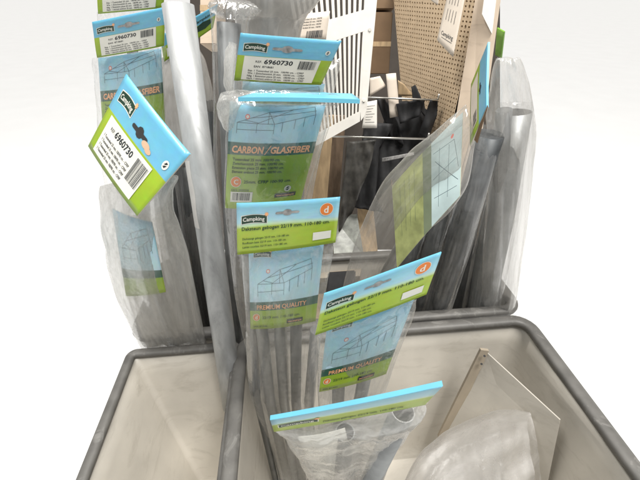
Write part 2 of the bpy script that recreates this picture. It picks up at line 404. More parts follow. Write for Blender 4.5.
def insert_c(q, parent, bulge=.006):
    c = Card(q, 130, 165, .0008, bulge); c.base(M['in_c'], M['core'])
    c.lines(tent_lines(10, 2, 112, 40), .6, M['line'])
    c.disc(27, 18, 3.4, M['pink']); c.disc(27, 18, 2.2, M['white'])
    c.text('CARBON', 7, 70, 10, M['orangetxt'], bold=.035, shear=.12, fit=49)
    c.lines([(58, 72, 66, 58)], 1.1, M['orangetxt'])
    c.text('GLASFIBER', 66, 70, 10, M['orangetxt'], bold=.035, shear=.12, fit=58)
    for k, t in enumerate(('Tussendeel 25 mm. 100/90 cm.', 'Zwischenstück 25 mm. 100/90 cm.', 'Extension piece 25 mm. 100/90 cm.', 'Element embout 25 mm. 100/90 cm.')):
        c.text(t, 9, 82.5 + k * 6.6, 4.2, M['inkg'], bold=.016, fit=(74, 80, 82, 80)[k])
    c.disc(17, 117, 9.2, M['white']); c.disc(17, 117, 8.4, M['orange']); c.text('C', 13.5, 121, 8, M['white'], bold=.02)
    c.text('25mm. CFRP 100-90 cm.', 30, 119, 4.8, M['inkg'], bold=.018, fit=76)
    c.text('EAN: 2955500', 10, 132.5, 3, M['inkg'], fit=30)
    c.rect(9, 134, 38, 18, M['white']); c.barcode(13, 136, 30, 13, M['ink'], 5)
    c.recycle(103, 131, 5.5); c.rect(84, 139, 34, 7, M['ink']); c.text('www.campking.eu', 87, 144, 3, M['orangetxt'], fit=28)
    return c.done('insert_card', parent)

def header_ref(q, parent, bulge=.002, full=True, seed=1, num='6960730', th=.002):
    c = Card(q, 140, 70, th, bulge, wav=.0004); c.base(M['hd_ref'], M['cyan'], edge=M['core'])
    c.logo(8, 14, 34); c.euro(71, 18, 44, 11, M['holegrey'])
    c.recycle(129, 19, 3.4)
    h = c.done('header_card', parent); c = c.layer()
    c.rect(11, 31, 113, 36, M['white'])
    c.text('REF.', 29, 40, 3.2, M['ink'], fit=10); c.text(num, 42, 41, 6.4, M['ink'], bold=.03, fit=43)
    c.text('EAN  8718681', 28, 47, 2.9, M['ink'], bold=.02, fit=30)
    for k, t in enumerate(('Exp. 1 Tussendeel 25 mm.  100/90 cm. - CFRP', 'Ww. 1 Zwischenstück 25 mm.  100/90 cm. - CFRP', 'Nbg. 1 Extension piece 25 mm.  100/90 cm. - CFRP', 'Nach. 1 element embout 25 mm.  100/90 cm. - CFRP')):
        c.text(t, 20, 53.2 + k * 4.1, 2.5, M['ink'], bold=.016, fit=(86, 88, 90, 90)[k])
    c.barcode(94, 33.5, 25, 12.5, M['ink'], seed)
    c.done('barcode_label', h)
    return h

def quad(*a): return [P(*x) for x in a]

# ------------------------------------------------------------------ bags
def smooth_path(pts, n):
    """Catmull-Rom through points"""
    out = []
    m = len(pts)
    for i in range(n):
        t = i / (n - 1) * (m - 1); k = min(int(t), m - 2); f = t - k
        p0 = pts[max(k - 1, 0)]; p1 = pts[k]; p2 = pts[k + 1]; p3 = pts[min(k + 2, m - 1)]
        out.append(.5 * ((2 * p1) + (p2 - p0) * f + (2 * p0 - 5 * p1 + 4 * p2 - p3) * f * f + (3 * p1 - p0 - 3 * p2 + p3) * f ** 3))
    return out
def bag(left, right, th, m, parent=None, wr=.004, seed=0, nu=72, nv=56, name='bag', seam=.0, flat0=.15, flat1=.5, open_end=False):
    """plastic sleeve between two edge lines, puffed to a thickness and creased"""
    Ls = smooth_path(left, nu); Rs = smooth_path(right, nu)
    bm = bmesh.new(); uv = bm.loops.layers.uv.new('UVMap'); rings = []
    for i in range(nu):
        l, r = Ls[i], Rs[i]; t = i / (nu - 1)
        ax = (Ls[min(i + 1, nu - 1)] - Ls[max(i - 1, 0)] + Rs[min(i + 1, nu - 1)] - Rs[max(i - 1, 0)]).normalized()
        w = r - l; n = w.cross(ax).normalized()
        if n.dot(CAM - l) < 0: n = -n
        env = flat0 + (1 - flat0) * min(1, t / .25) ** .7
        if t > .8: env *= 1 - (1 - flat1) * (t - .8) / .2
        ring = []
        for k in range(nv):
            a = 2 * math.pi * k / nv; u = .5 - .5 * math.cos(a)
            s = math.copysign(abs(math.sin(a)) ** .85, math.sin(a))
            p = l + w * u + n * (s * th / 2 * env)
            q = Vector((u * 3.2 + seed * 7.1, t * 2.6 + seed * 3.3, (0 if s > 0 else 4) + seed))
            c1 = noise.noise(q * 1.3); c2 = abs(noise.noise(q * Vector((3.1, 1, 1)) + Vector((5, 0, 0)))) if False else abs(noise.noise(Vector((q.x * 3.2 + q.y * .9, q.y * 1.1, q.z))))
            c3 = abs(noise.noise(Vector((q.x * 5 - q.y * 4, q.y * 5 + q.x * 2, q.z + 9))))
            e = min(1, abs(math.sin(a)) * 3 + .15)
            p = p + n * (wr * (c1 * 1.5 - c2 * 1.2 - c3 * .45 + .25) * e * (1 if s > 0 else -1)) + w.normalized() * (wr * .8 * noise.noise(Vector((t * 7, seed + (u > .5) * 3, 1))))
            ring.append(bm.verts.new(p))
        rings.append(ring)
    for i in range(nu - 1):
        for k in range(nv):
            j = (k + 1) % nv
            f = bm.faces.new((rings[i][k], rings[i][j], rings[i + 1][j], rings[i + 1][k])); f.smooth = True
            us = [k / nv * 2, (k + 1) / nv * 2]
            for lp, (a, b) in zip(f.loops, ((us[0], i), (us[1], i), (us[1], i + 1), (us[0], i + 1))): lp[uv].uv = (a, b / nu * 3 + seed)
    return link_mesh(name, bm, [m], parent)
def pl(*a): return [P(*x) for x in a]

# ------------------------------------------------------------------ the bins
def rrect(x0, x1, y0, y1, r, z, seg=6):
    out = []
    for cx, cy, a0 in ((x1 - r, y1 - r, 0), (x0 + r, y1 - r, 90), (x0 + r, y0 + r, 180), (x1 - r, y0 + r, 270)):
        for k in range(seg + 1):
            a = R(a0 + 90 * k / seg); out.append(Vector((cx + r * math.cos(a), cy + r * math.sin(a), z)))
    return out
def make_bin(x0, x1, y0, y1, label, ins=(.07, .07, .06, .14), r=.04, top=.5, zb=.05, rimr=.0135, seg=6):
    root = empty('storage_bin', ((x0 + x1) / 2, (y0 + y1) / 2, 0), label, 'storage bin', 'open plastic bins in two rows')
    bm = bmesh.new(); t = .006; n = 8; loops = []
    def lv(g, f, z): return rrect(x0 + ins[0] * f + g, x1 - ins[1] * f - g, y0 + ins[2] * f + g, y1 - ins[3] * f - g, r, z, seg)
    for f in [k / n for k in range(n + 1)]: loops.append([bm.verts.new(p) for p in lv(0, 1 - f, zb + (top - zb) * f)])
    for f in [k / n for k in range(n + 1)]: loops.append([bm.verts.new(p) for p in lv(t, f, top - (top - zb - t) * f)])
    m = len(loops[0])
    for a, b in zip(loops, loops[1:]):
        for k in range(m):
            f = bm.faces.new((a[k], a[(k + 1) % m], b[(k + 1) % m], b[k])); f.smooth = seg > 1
    bm.faces.new(loops[0][::-1]); bm.faces.new(loops[-1])
    # feet so that the tub stands on the floor
    for fx in (x0 + ins[0] + .03, x1 - ins[1] - .03):
        for fy in (y0 + ins[2] + .03, y1 - ins[3] - .03): box_bm(bm, Vector((fx, fy, zb / 2)), (.03, .03, zb))
    body = link_mesh('tub', bm, [M['bin']], root)
    bm = bmesh.new(); pth = rrect(x0 + .003, x1 - .003, y0 + .003, y1 - .003, r, top + .002, seg if seg > 1 else 3)
    rings = []
    cx, cy = (x0 + x1) / 2, (y0 + y1) / 2; m = len(pth); prof = []
    for k in range(10):
        a = 2 * math.pi * k / 10; prof.append((math.copysign(abs(math.cos(a)) ** .7, math.cos(a)) * rimr * 1.15, math.copysign(abs(math.sin(a)) ** .7, math.sin(a)) * rimr * .8))
    for i, p in enumerate(pth):
        d = (pth[(i + 1) % m] - pth[i - 1]).normalized(); nn = Vector((d.y, -d.x, 0))
        rings.append([bm.verts.new(p + nn * a + Vector((0, 0, b))) for a, b in prof])
    for i in range(m):
        for k in range(10):
            bm.faces.new((rings[i][k], rings[i][(k + 1) % 10], rings[(i + 1) % m][(k + 1) % 10], rings[(i + 1) % m][k])).smooth = True
    link_mesh('rim', bm, [M['rim']], root)
    return root
XL, XD, XR = -.415, -.152, .62
make_bin(XL, XD + .004, .04, .640, 'narrow cream bin with grey rim at front left, bare steel pole standing in it', ins=(.13, .06, .05, .15), r=.014, top=.484, rimr=.010)
make_bin(XD + .012, XR, .04, .640, 'wide cream bin with grey rim at the front holding the header card packs', ins=(.05, .09, .05, .12), r=.04)
make_bin(XL, XD - .004, .672, .99, 'rear left bin crowded with hazy bagged poles', ins=(.04, .04, .05, .05))
make_bin(XD + .012, XR, .672, .96, 'rear wide bin holding dark bagged poles behind the front bin', ins=(.04, .04, .05, .05))

# brace leaning in the wide bin
root = empty('bin_divider', PZ(490, 440, .2), 'cream divider with a pale drilled edge strip inside the wide front bin', 'divider')
bm = bmesh.new(); hexa(bm, [P(486, 352, .90), P(560, 420, .80), P(540, 520, .88), P(436, 440, 1.04)], .004); link_mesh('panel', bm, [M['bin']], root)
bm = bmesh.new(); hexa(bm, [P(481, 350, .888), P(489, 351, .888), P(449, 437, 1.02), P(438, 437, 1.02)], .008)
link_mesh('edge_strip', bm, [M['shelf']], root)
bm = bmesh.new(); q = [P(484.5, 356, .882), P(481.5, 364, .893)]
for p in q:
    n = (CAM - p).normalized(); tube_bm(bm, [p + n * .002, p - n * .004], .0028, 12)
link_mesh('hole', bm, [M['hollow']], root)

# ------------------------------------------------------------------ packs
G = 'header card packs of tent poles'
# right-hand-row, front: header seen nearly edge-on
r = empty('pole_pack', P(330, 560, .62), 'lowest bagged pole pack, header seen edge-on, with an open round tube end inside', 'pole pack', G)
c = Card(quad((270, 420, .385), (443, 386, .31), (425, 405, .375), (274, 432, .425)), 170, 70, .0045, .001); c.base(M['hd_d'], M['cyan'], edge=M['core'], nx=20)
c.logo(8, 34, 46); c.text('Daksteun gebogen 22/19 mm. 110-180 cm.', 60, 56, 6, M['inkg'], bold=.02, fit=86)
c.done('header_card', r)
bag(pl((274, 430, .43), (284, 436, .45), (296, 455, .50), (312, 490, .58), (330, 560, .74)), pl((428, 403, .385), (422, 412, .40), (404, 440, .47), (384, 478, .56), (372, 560, .74)), .04, M['f_haze'], r, .005, 1, name='bag')
tube('pole', pl((403, 411, .415), (352, 520, .63), (345, 560, .74)), .0135, M['tubeg'], r, wall=.0014)
tube('pole', pl((345, 432, .47), (337, 520, .64), (333, 560, .74)), .0125, M['tubemid'], r, wall=.0014)
c = Card(quad((298, 437, .455), (345, 428, .45), (356, 480, .55), (318, 486, .55)), 60, 50, .0006, .002); c.base(M['white'], nx=8, ny=4); c.done('inner_label', r)

# d pack right
r = empty('pole_pack', P(350, 450, .9), 'bagged pole pack whose green and blue header slants steeply up to the right', 'pole pack', G)
header_d(quad((324, 294, .435), (441.5, 252.5, .40), (426.5, 294.5, .432), (315, 335.5, .465)), r, .0012, .0022)
insert_d(quad((327, 327, .475), (415, 297, .445), (386, 374, .53), (319, 392, .545)), r, .003)
bag(pl((315.5, 333, .468), (317, 350, .50), (318, 400, .60), (320, 440, .70), (330, 500, .86)), pl((417, 299, .44), (411, 320, .475), (382, 400, .58), (374, 440, .68), (370, 500, .86)), .026, M['f_pack'], r, .004, 2)
tube('pole', pl((340, 345, .565), (338, 400, .655), (343, 500, .88)), .011, M['tubemid'], r)
tube('pole', pl((372, 340, .555), (360, 400, .65), (356, 500, .88)), .011, M['tubeg'], r)

# d pack left
r = empty('pole_pack', P(300, 470, 1.0), 'upright bagged pole pack with level blue and green header over a PREMIUM QUALITY insert', 'pole pack', G)
header_d(quad((236.5, 203.5, .50), (340.2, 197.3, .495), (335.5, 242.5, .535), (237.3, 254.8, .542)), r, .003, .0022)
insert_d(quad((248.5, 250, .562), (324, 243, .552), (315.5, 321, .625), (250.5, 329, .635)), r, .006)
bag(pl((241, 253, .55), (243, 270, .57), (246, 330, .65), (250, 390, .78), (272, 450, .95), (285, 500, 1.1)), pl((336, 240, .54), (331, 262, .56), (320, 330, .65), (316, 390, .76), (313, 440, .90), (320, 500, 1.08)), .04, M['f_pack'], r, .0045, 3)
tube('pole', pl((258, 262, .60), (262, 330, .68), (270, 400, .83), (290, 490, 1.08)), .0115, M['tubeg'], r)
tube('pole', pl((280, 262, .605), (280, 330, .69), (284, 400, .84), (297, 490, 1.09)), .0115, M['tubeg'], r)
tube('pole', pl((316, 330, .70), (309, 400, .84), (312, 490, 1.08)), .011, M['tubeg'], r)
tube('pole', pl((252, 300, .645), (257, 400, .82), (278, 490, 1.06)), .008, M['tubemid'], r)
tube('pole', pl((300, 262, .60), (296, 330, .68), (296, 400, .83), (303, 490, 1.08)), .011, M['tubemid'], r)

# carbon pack
r = empty('pole_pack', P(280, 430, 1.0), 'bagged pole pack with CARBON/GLASFIBER insert under an edge-on header', 'pole pack', G)
c = Card(quad((238, 97.2, .42), (360, 99.5, .43), (352, 93.5, .475), (254, 92.6, .49)), 170, 60, .0045, .0008); c.base(M['cyan'], M['cyan'], edge=M['core'], nx=20)
c.done('header_card', r)
insert_c(quad((230, 101, .505), (326, 104.5, .50), (300, 203, .60), (225, 208, .612)), r, .008)
bag(pl((231, 100, .49), (229, 104, .50), (226, 150, .55), (225, 206, .61), (236, 300, .76), (255, 400, .96)), pl((352, 98.5, .45), (337, 108, .49), (320, 155, .54), (306, 204, .60), (300, 300, .76), (296, 400, .96)), .036, M['f_clear'], r, .0032, 4, flat0=.25)
tube('pole', pl((246, 112, .545), (244, 206, .65), (250, 300, .79), (268, 400, .98)), .0125, M['tubemid'], r)
tube('pole', pl((290, 112, .545), (282, 206, .65), (280, 300, .79), (285, 400, .98)), .0125, M['tubemid'], r)
# milky corner of the sleeve that flares out at the left
bag(pl((222, 94, .50), (217, 106, .50), (221, 124, .525), (232, 134, .545)), pl((250, 91, .47), (246, 96, .48), (238, 112, .51), (234, 136, .545)), .012, M['f_haze'], r, .002, 5, name='sleeve_corner', nu=30, nv=30, flat0=1)

# reference pack
r = empty('pole_pack', P(285, 330, 1.0), 'bagged pole pack whose white label reads 6960730, behind the carbon pack', 'pole pack', G)
header_ref(quad((240.5, 33, .555), (341.5, 41, .55), (321, 85, .59), (234, 80.5, .598)), r, .003, seed=8)
c = Card(quad((243, 80, .612), (325, 84, .605), (318, 112, .63), (240, 112, .64)), 110, 50, .0008, .004); c.base(M['in_c'], nx=12, ny=4)
c.lines(tent_lines(4, 4, 104, 40), .6, M['line']); c.done('insert_card', r)
bag(pl((236, 80, .605), (235, 100, .62), (232, 200, .75), (235, 300, .92)), pl((342, 58, .60), (334, 92, .615), (312, 200, .75), (300, 300, .92)), .036, M['f_mid'], r, .003, 6, nu=50)
tube('pole', pl((262, 90, .66), (258, 200, .80), (262, 300, .95)), .0125, M['tubemid'], r)
tube('pole', pl((300, 90, .66), (290, 200, .80), (285, 300, .95)), .0125, M['tubemid'], r)
bag(pl((229, 44, .585), (225, 60, .59), (224, 84, .60), (228, 92, .61)), pl((236, 44, .583), (235, 60, .588), (233, 84, .60), (234, 92, .61)), .02, M['f_haze'], r, .002, 7, name='sleeve_corner', nu=30, nv=24, flat0=1)

# dark pole in a clear bag behind it
r = empty('bagged_pole', P(238, 345, 1.0), 'dark pole with open round end in a clear bag, right of the bare steel pole', 'bagged pole')
tube('pole', pl((229, 23, .69), (232, 180, .82), (238, 352, 1.02)), .0225, M['tubemid'], r, wall=.0015)
bag(pl((207, 6, .66), (212, 30, .67), (215, 180, .79), (222, 352, 1.0)), pl((262, 10, .66), (247, 36, .67), (250, 180, .79), (254, 352, 1.0)), .056, M['f_clear'], r, .003, 8)

# big milky bag rising behind
r = empty('bagged_pole', P(280, 260, 1.1), 'large milky plastic bag rising at the top centre behind the 6960730 pack', 'bagged pole')
bag(pl((212, -60, .66), (222, -10, .72), (236, 30, .78), (240, 160, .92), (245, 270, 1.1)), pl((345, -60, .66), (322, -5, .72), (302, 36, .78), (296, 160, .92), (290, 270, 1.1)), .07, M['f_milk'], r, .007, 9)
tube('pole', pl((270, -40, .72), (268, 100, .88), (268, 270, 1.12)), .02, M['tubeg'], r)

# ------------------------------------------------------------------ bare steel pole
r = empty('steel_pole', P(233, 400, .96), 'bare galvanised steel pole with open top and white sticker, leaning at the left', 'pole')
top = P(178, 5, .62); bot = P(228, 368, .90); ax = (bot - top).normalized()
tube('shaft', [top, top.lerp(bot, .5), bot, bot + ax * .12], .0262, M['galv'], r, seg=48, wall=.0018)
bm = bmesh.new(); x, y = frame_from(ax); side = RM @ Vector((-1, 0, .9)); side = (side - ax * side.dot(ax)).normalized(); tt = ax.cross(side).normalized()
L = (bot - top).length; rows = []
for j in range(11):
    s0 = .255 + .135 * j / 10
    rows.append([bm.verts.new(top + ax * s0 + (side * math.cos(a) + tt * math.sin(a)) * .0267) for a in [R(-26 + 5.2 * k + (3 * math.sin(j)) * (k == 0)) for k in range(11)]])
for j in range(10):
    for k in range(10): bm.faces.new((rows[j][k], rows[j][k + 1], rows[j + 1][k + 1], rows[j + 1][k])).smooth = True
link_mesh('sticker', bm, [mat('torn_white_sticker', (.62, .60, .57), .6)], r)

# ------------------------------------------------------------------ left packs
r = empty('pole_pack', P(200, 340, 1.0), 'bagged pole pack at the left edge with its blue header slanting down to the right', 'pole pack', G)
q = quad((126, 74, .56), (190, 154, .50), (137, 216, .54), (88, 146, .60))
c = Card(q, 140, 78, .002, .003); c.base(M['hd_ref'], M['cyan'], edge=M['core'])
c.logo(10, 12, 34)
c.euro(70, 24, 34, 11, M['hollow']); c.disc(88, 27, 8, M['skin'], 3.2); c.disc(95, 29, 6, M['skin'], 2.6)
c.recycle(126, 24, 4.6)
c.rect(14, 36, 102, 38, M['white']); c.barcode(90, 40, 24, 24, M['ink'], 12)
c.text('REF.', 26, 46, 3.2, M['ink'], fit=10); c.text('6960730', 38, 47, 6.4, M['ink'], bold=.03, fit=43)
for k in range(4): c.text('1 Tussendeel 25 mm. 100/90 cm. - CFRP', 20, 55 + k * 5, 2.7, M['ink'], bold=.016, fit=66)
c.done('header_card', r)
c = Card(quad((112, 208, .62), (152, 222, .60), (166, 292, .76), (126, 296, .78)), 110, 125, .0008, .004); c.base(M['in_d'], M['core']); c.lines(tent_lines(12, 10, 86, 60), .6, M['line']); c.done('insert_card', r)
bag(pl((100, 186, .57), (103, 240, .64), (118, 300, .79), (156, 375, 1.10)), pl((178, 176, .545), (174, 206, .60), (190, 262, .74), (212, 370, 1.09)), .04, M['f_haze'], r, .005, 11)
tube('pole', pl((140, 225, .66), (158, 290, .82), (182, 375, 1.10)), .012, M['tubeg'], r)

r = empty('pole_pack', P(150, 300, 1.1), 'bagged pole pack with barcode label over a FIBER insert, left of the steel pole', 'pole pack', G)
header_ref(quad((92, 22, .66), (165, 7, .64), (164, 46, .685), (97, 58, .70)), r, .002, seed=21)
insert_c(quad((98, 58, .71), (161, 48, .695), (166, 140, .82), (104, 148, .83)), r, .008)
bag(pl((92, 58, .70), (96, 100, .75), (104, 180, .88), (130, 300, 1.1)), pl((166, 46, .685), (164, 90, .74), (170, 180, .87), (176, 300, 1.1)), .03, M['f_clear'], r, .004, 12)
tube('pole', pl((128, 70, .75), (136, 180, .92), (152, 300, 1.13)), .0125, M['tubemid'], r)

r = empty('pole_pack', P(130, 200, 1.2), 'rearmost left bagged pole pack, only the green edged label showing at the top', 'pole pack', G)
header_ref(quad((96, -28, .74), (168, -36, .73), (163, 8, .78), (98, 14, .79)), r, .002, seed=22)
bag(pl((97, 12, .80), (104, 100, .95), (128, 230, 1.2)), pl((162, 8, .79), (158, 100, .94), (164, 230, 1.2)), .03, M['f_clear'], r, .004, 13, nu=40)
tube('pole', pl((130, 20, .84), (138, 120, 1.0), (148, 230, 1.22)), .0125, M['tubemid'], r)

r = empty('pole_pack', P(195, 300, 1.1), 'bagged pole pack with small tilted blue header behind the top of the steel pole', 'pole pack', G)
c = Card(quad((160, 36, .75), (218, 4, .72), (213, 28, .75), (164, 62, .785)), 120, 60, .003, .002); c.base(M['hd_ref'], M['cyan'], edge=M['core'])
c.poly([(74, 30), (92, 24), (114, 30), (114, 40), (100, 46), (78, 42)], M['inkg']); c.text('Campking', 72, 20, 7, M['inkg'], bold=.03); c.rect(10, 34, 50, 20, M['white']); c.barcode(16, 38, 30, 12, M['ink'], 4)
c.done('header_card', r)
bag(pl((161, 58, .79), (157, 110, .85), (166, 200, .98), (186, 320, 1.15)), pl((197, 42, .77), (212, 90, .84), (220, 200, .98), (226, 330, 1.15)), .05, M['f_milk'], r, .006, 14)
tube('pole', pl((185, 80, .86), (196, 200, 1.02), (208, 330, 1.18)), .016, M['tubeg'], r)

GB = 'grey poles in hazy bags at the rear'
def bagged(label, pa, w, bw, th, tm, fm, seed, rr=.016, wr=.004, group=GB, wall=.0015):
    a_, b_ = pa[-2], pa[-1]; e_ = 24 / (b_[1] - a_[1])
    pa = pa + [(b_[0] + (b_[0] - a_[0]) * e_, b_[1] + 26, b_[2] + .16)]
    pa[-2] = (b_[0], b_[1], b_[2] + .09); pa[-3] = (a_[0], a_[1], a_[2] + .03)
    r = empty('bagged_pole', P(*pa[-1]), label, 'bagged pole', group)
    tube('pole', pl(*pa), rr, tm, r, wall=wall)
    l = [(x - w - (bw if i else 0), y - (10 if i == 0 else 0), d - .02) for i, (x, y, d) in enumerate(pa)]
    q = [(x + w + (bw if i else 0), y - (10 if i == 0 else 0), d - .02) for i, (x, y, d) in enumerate(pa)]
    bag(pl(*l), pl(*q), th, fm, r, wr, seed)
    return r
bagged('grey bagged pole low at the left edge, below the tipped header', [(134, 225, .80), (146, 280, .92), (160, 345, 1.04)], 13, 2, .05, M['tubeg'], M['f_mid'], 31)
bagged('dark bagged pole leaning between the tipped header and the steel pole', [(163, 170, .84), (176, 250, .95), (194, 340, 1.08)], 13, 2, .05, M['tubedk'], M['f_dark'], 32, .02)
bagged('dark bagged pole just right of the steel pole, behind it', [(206, 110, .86), (210, 230, .98), (216, 345, 1.12)], 10, 0, .05, M['tubedk'], M['f_dark'], 33, .02)
bagged('slate bagged pole hidden mostly behind the single dark pole', [(186, 165, .92), (196, 240, 1.0), (204, 340, 1.12)], 12, 1, .05, M['tubemid'], M['f_dark'], 34, .02)

# ------------------------------------------------------------------ right packs
r = empty('pole_pack', P(350, 400, 1.0), 'wide hazy bagged pack leaning across from the right, faded green and blue insert inside', 'pole pack', G)
c = Card(quad((488, 42, .60), (486.5, 107, .60), (470, 146, .66), (471, 84, .67)), 140, 70, .0035, .001); c.base(M['hd_ref'], M['cyan'], edge=M['core'])
c.euro(66, 26, 26, 10, M['hollow']); c.rect(14, 36, 108, 30, M['paper']); c.barcode(92, 40, 26, 14, M['ink'], 9)
c.done('header_card', r)
# open back flap of the header, dark lined
bm = bmesh.new(); hexa(bm, quad((486.5, 104, .602), (487.5, 106, .598), (477, 143, .64), (474, 140, .645)), .001); link_mesh('back_flap', bm, [M['kraft']], r)
q = quad((463, 112, .66), (460, 196, .66), (397, 268, .80), (392, 186, .80))
c = Card([q[3], q[0], q[1], q[2]], 165, 130, .0008, .004)
c.uvflip = True
c.base(M['green'], M['core'], nx=16, ny=8)
pf = mat('faded_blue_print', (.55, .68, .68), .4, var=.1, scale=18); pg = mat('faded_green_print', (.46, .50, .20), .45, var=.22, scale=26); pd = mat('faded_dark_band', (.20, .24, .15), .45)
c.rect(0, 0, 82, 130, pg); c.rect(82, 0, 20, 130, pd); c.rect(102, 0, 63, 130, pf)
c.lines([(106, 20, 150, 30), (150, 30, 160, 80), (106, 60, 155, 62), (120, 20, 118, 110), (140, 30, 138, 110), (108, 90, 158, 108), (110, 34, 160, 100)], .7, M['line'])
c.disc(146, 22, 3, M['pink']); c.text('CARBON', 0, 0, 10, M['orangetxt'], fit=1)
for k in range(4): c.lines([(22 + 13 * k, 12, 22 + 13 * k, 92)], 0.4, M['line'])
c.done('insert_card', r)
bag(pl((466, 104, .64), (438, 128, .67), (406, 156, .74), (377, 192, .80), (349, 262, .92), (334, 334, 1.04)), pl((476, 140, .65), (468, 182, .68), (450, 212, .73), (420, 238, .80), (392, 276, .90), (372, 346, 1.03)), .045, M['f_diag'], r, .0035, 21)
tube('pole', pl((446, 165, .72), (412, 222, .83), (366, 310, 1.02)), .012, M['tubeg'], r)

bagged('thick dark bagged pole leaning at the right, under the edge-on header', [(490, 134, .74), (460, 232, .86), (432, 322, 1.0)], 15, 0, .062, M['tubedk'], M['f_clear'], 41, .028, .0025, wall=0)
bagged('slate bagged pole leaning behind the wide hazy pack', [(452, 196, .88), (430, 262, .96), (412, 330, 1.06)], 14, 0, .06, M['tubemid'], M['f_dark'], 42, .028)
bagged('pale grey bagged pole at the right edge, right of the thick dark pole', [(514, 112, .80), (498, 220, .90), (477, 326, 1.03)], 18, 0, .075, M['tubeg'], M['f_clear'], 43, .036, .0025)
bagged('slate bagged pole at the rear just above the tilted header', [(420, 230, .98), (404, 280, 1.04), (390, 330, 1.1)], 13, 0, .05, M['tubemid'], M['f_dark'], 45, .026)
bagged('grey bagged pole filling the gap between thick dark pole and pale one', [(496, 196, .98), (474, 262, 1.04), (456, 330, 1.10)], 14, 0, .06, M['tubemid'], M['f_dark'], 46, .030)

# clear bag top at the right edge with a green header
r = empty('pole_pack', P(505, 250, .95), 'bagged pole pack at the right edge showing a sliver of green card', 'pole pack', G)
c = Card(quad((497, 28, .62), (504, 32, .60), (501, 58, .66), (495, 55, .68)), 60, 50, .002); c.base(M['green'], M['green'], nx=6, ny=4); c.done('header_card', r)
bag(pl((496, 58, .67), (489, 88, .70), (487, 120, .73), (487, 180, .84), (482, 270, .98), (476, 345, 1.14)), pl((520, 58, .66), (532, 100, .70), (532, 180, .82), (520, 270, .97), (508, 345, 1.13)), .06, M['f_diag'], r, .007, 22)
tube('pole', pl((504, 110, .76), (500, 180, .86), (496, 260, .99), (492, 345, 1.14)), .016, M['tubemid'], r)

# loose bag in the lower right of the front bin
r = empty('plastic_bag', P(470, 500, .75), 'loose hazy grey plastic bag bunched in the right of the front bin', 'plastic bag')
bag(pl((400, 492, .80), (418, 456, .83), (450, 430, .86), (496, 411, .86), (530, 412, .84)), pl((410, 560, .72), (440, 556, .72), (470, 550, .70), (510, 540, .68), (540, 500, .68)), .07, M['f_loose'], r, .007, 23, flat0=.4, flat1=.6, name='film')
bag(pl((412, 500, .84), (430, 466, .86), (462, 442, .89), (500, 430, .89)), pl((424, 560, .76), (450, 556, .76), (476, 548, .74), (512, 536, .72)), .035, M['f_mid'], r, .006, 24, flat0=.4, flat1=.5, name='inner_film')

# ------------------------------------------------------------------ background
r = empty('slotted_grille', P(350, 140, 1.05), 'white plastic slotted grille panel hanging behind the packs at the top', 'grille panel')
q = quad((286, -22, .86), (381, -42, .86), (366, 118, 1.0), (316, 146, 1.02))
NX, rows = 13, ((.02, .27), (.40, .925))
bm = bmesh.new()
def gp(u, v, o=0):
    n = (q[1] - q[0]).cross(q[3] - q[0]).normalized()
    if n.dot(CAM - q[0]) < 0: n = -n
    return (q[0] * (1 - u) + q[1] * u) * (1 - v) + (q[3] * (1 - u) + q[2] * u) * v + n * o
def gbox(u0, u1, v0, v1, th=.006, o=0):
    a = [bm.verts.new(gp(u, v, o)) for u, v in ((u0, v0), (u1, v0), (u1, v1), (u0, v1))]
    b = [bm.verts.new(gp(u, v, o - th)) for u, v in ((u0, v0), (u1, v0), (u1, v1), (u0, v1))]
    bm.faces.new(a); bm.faces.new(b[::-1])
    for i in range(4): bm.faces.new((a[(i + 1) % 4], a[i], b[i], b[(i + 1) % 4]))
us = [.04 + .84 * k / NX for k in range(NX + 1)]
gbox(0, .04, 0, 1); gbox(.88, 1, 0, .93)
bmf = [bm.verts.new(gp(u, v)) for u, v in ((.88, .93), (1, .93), (.97, .975), (.90, 1.0))]; bm.faces.new(bmf)
gbox(.04, .88, 0, .02); gbox(.04, .88, .27, .40); gbox(.04, .88, .925, 1)
for (v0, v1) in rows:
    for k in range(NX):
        w = us[k + 1] - us[k]
        gbox(us[k] + w * .5, us[k + 1], v0, v1, .005, -.0003)
link_mesh('panel', bm, [M['grille']], r)
for (u, v) in ((.94, .40), (.93, .86)):
    p = gp(u, v); n = (CAM - p).normalized(); bm = bmesh.new(); tube_bm(bm, [p + n * .003, p - n * .002], [.004, .0045], 14); link_mesh('rivet', bm, [M['grille']], r)
c = Card(quad((302, 14, .85), (330, 11, .85), (326, 40, .87), (296, 42, .87)), 80, 60, .0006); c.base(M['paper'], nx=6, ny=4)
c.base if 0 else None
for k in range(4): c.text('Artikel 25 mm. 100/90', 10, 14 + k * 6, 3, M['ink'], fit=50)
c.barcode(24, 38, 44, 16, M['ink'], 15)
o = c.done('price_label', None); tag(o, 'white paper barcode label stuck on the slotted grille', 'label')

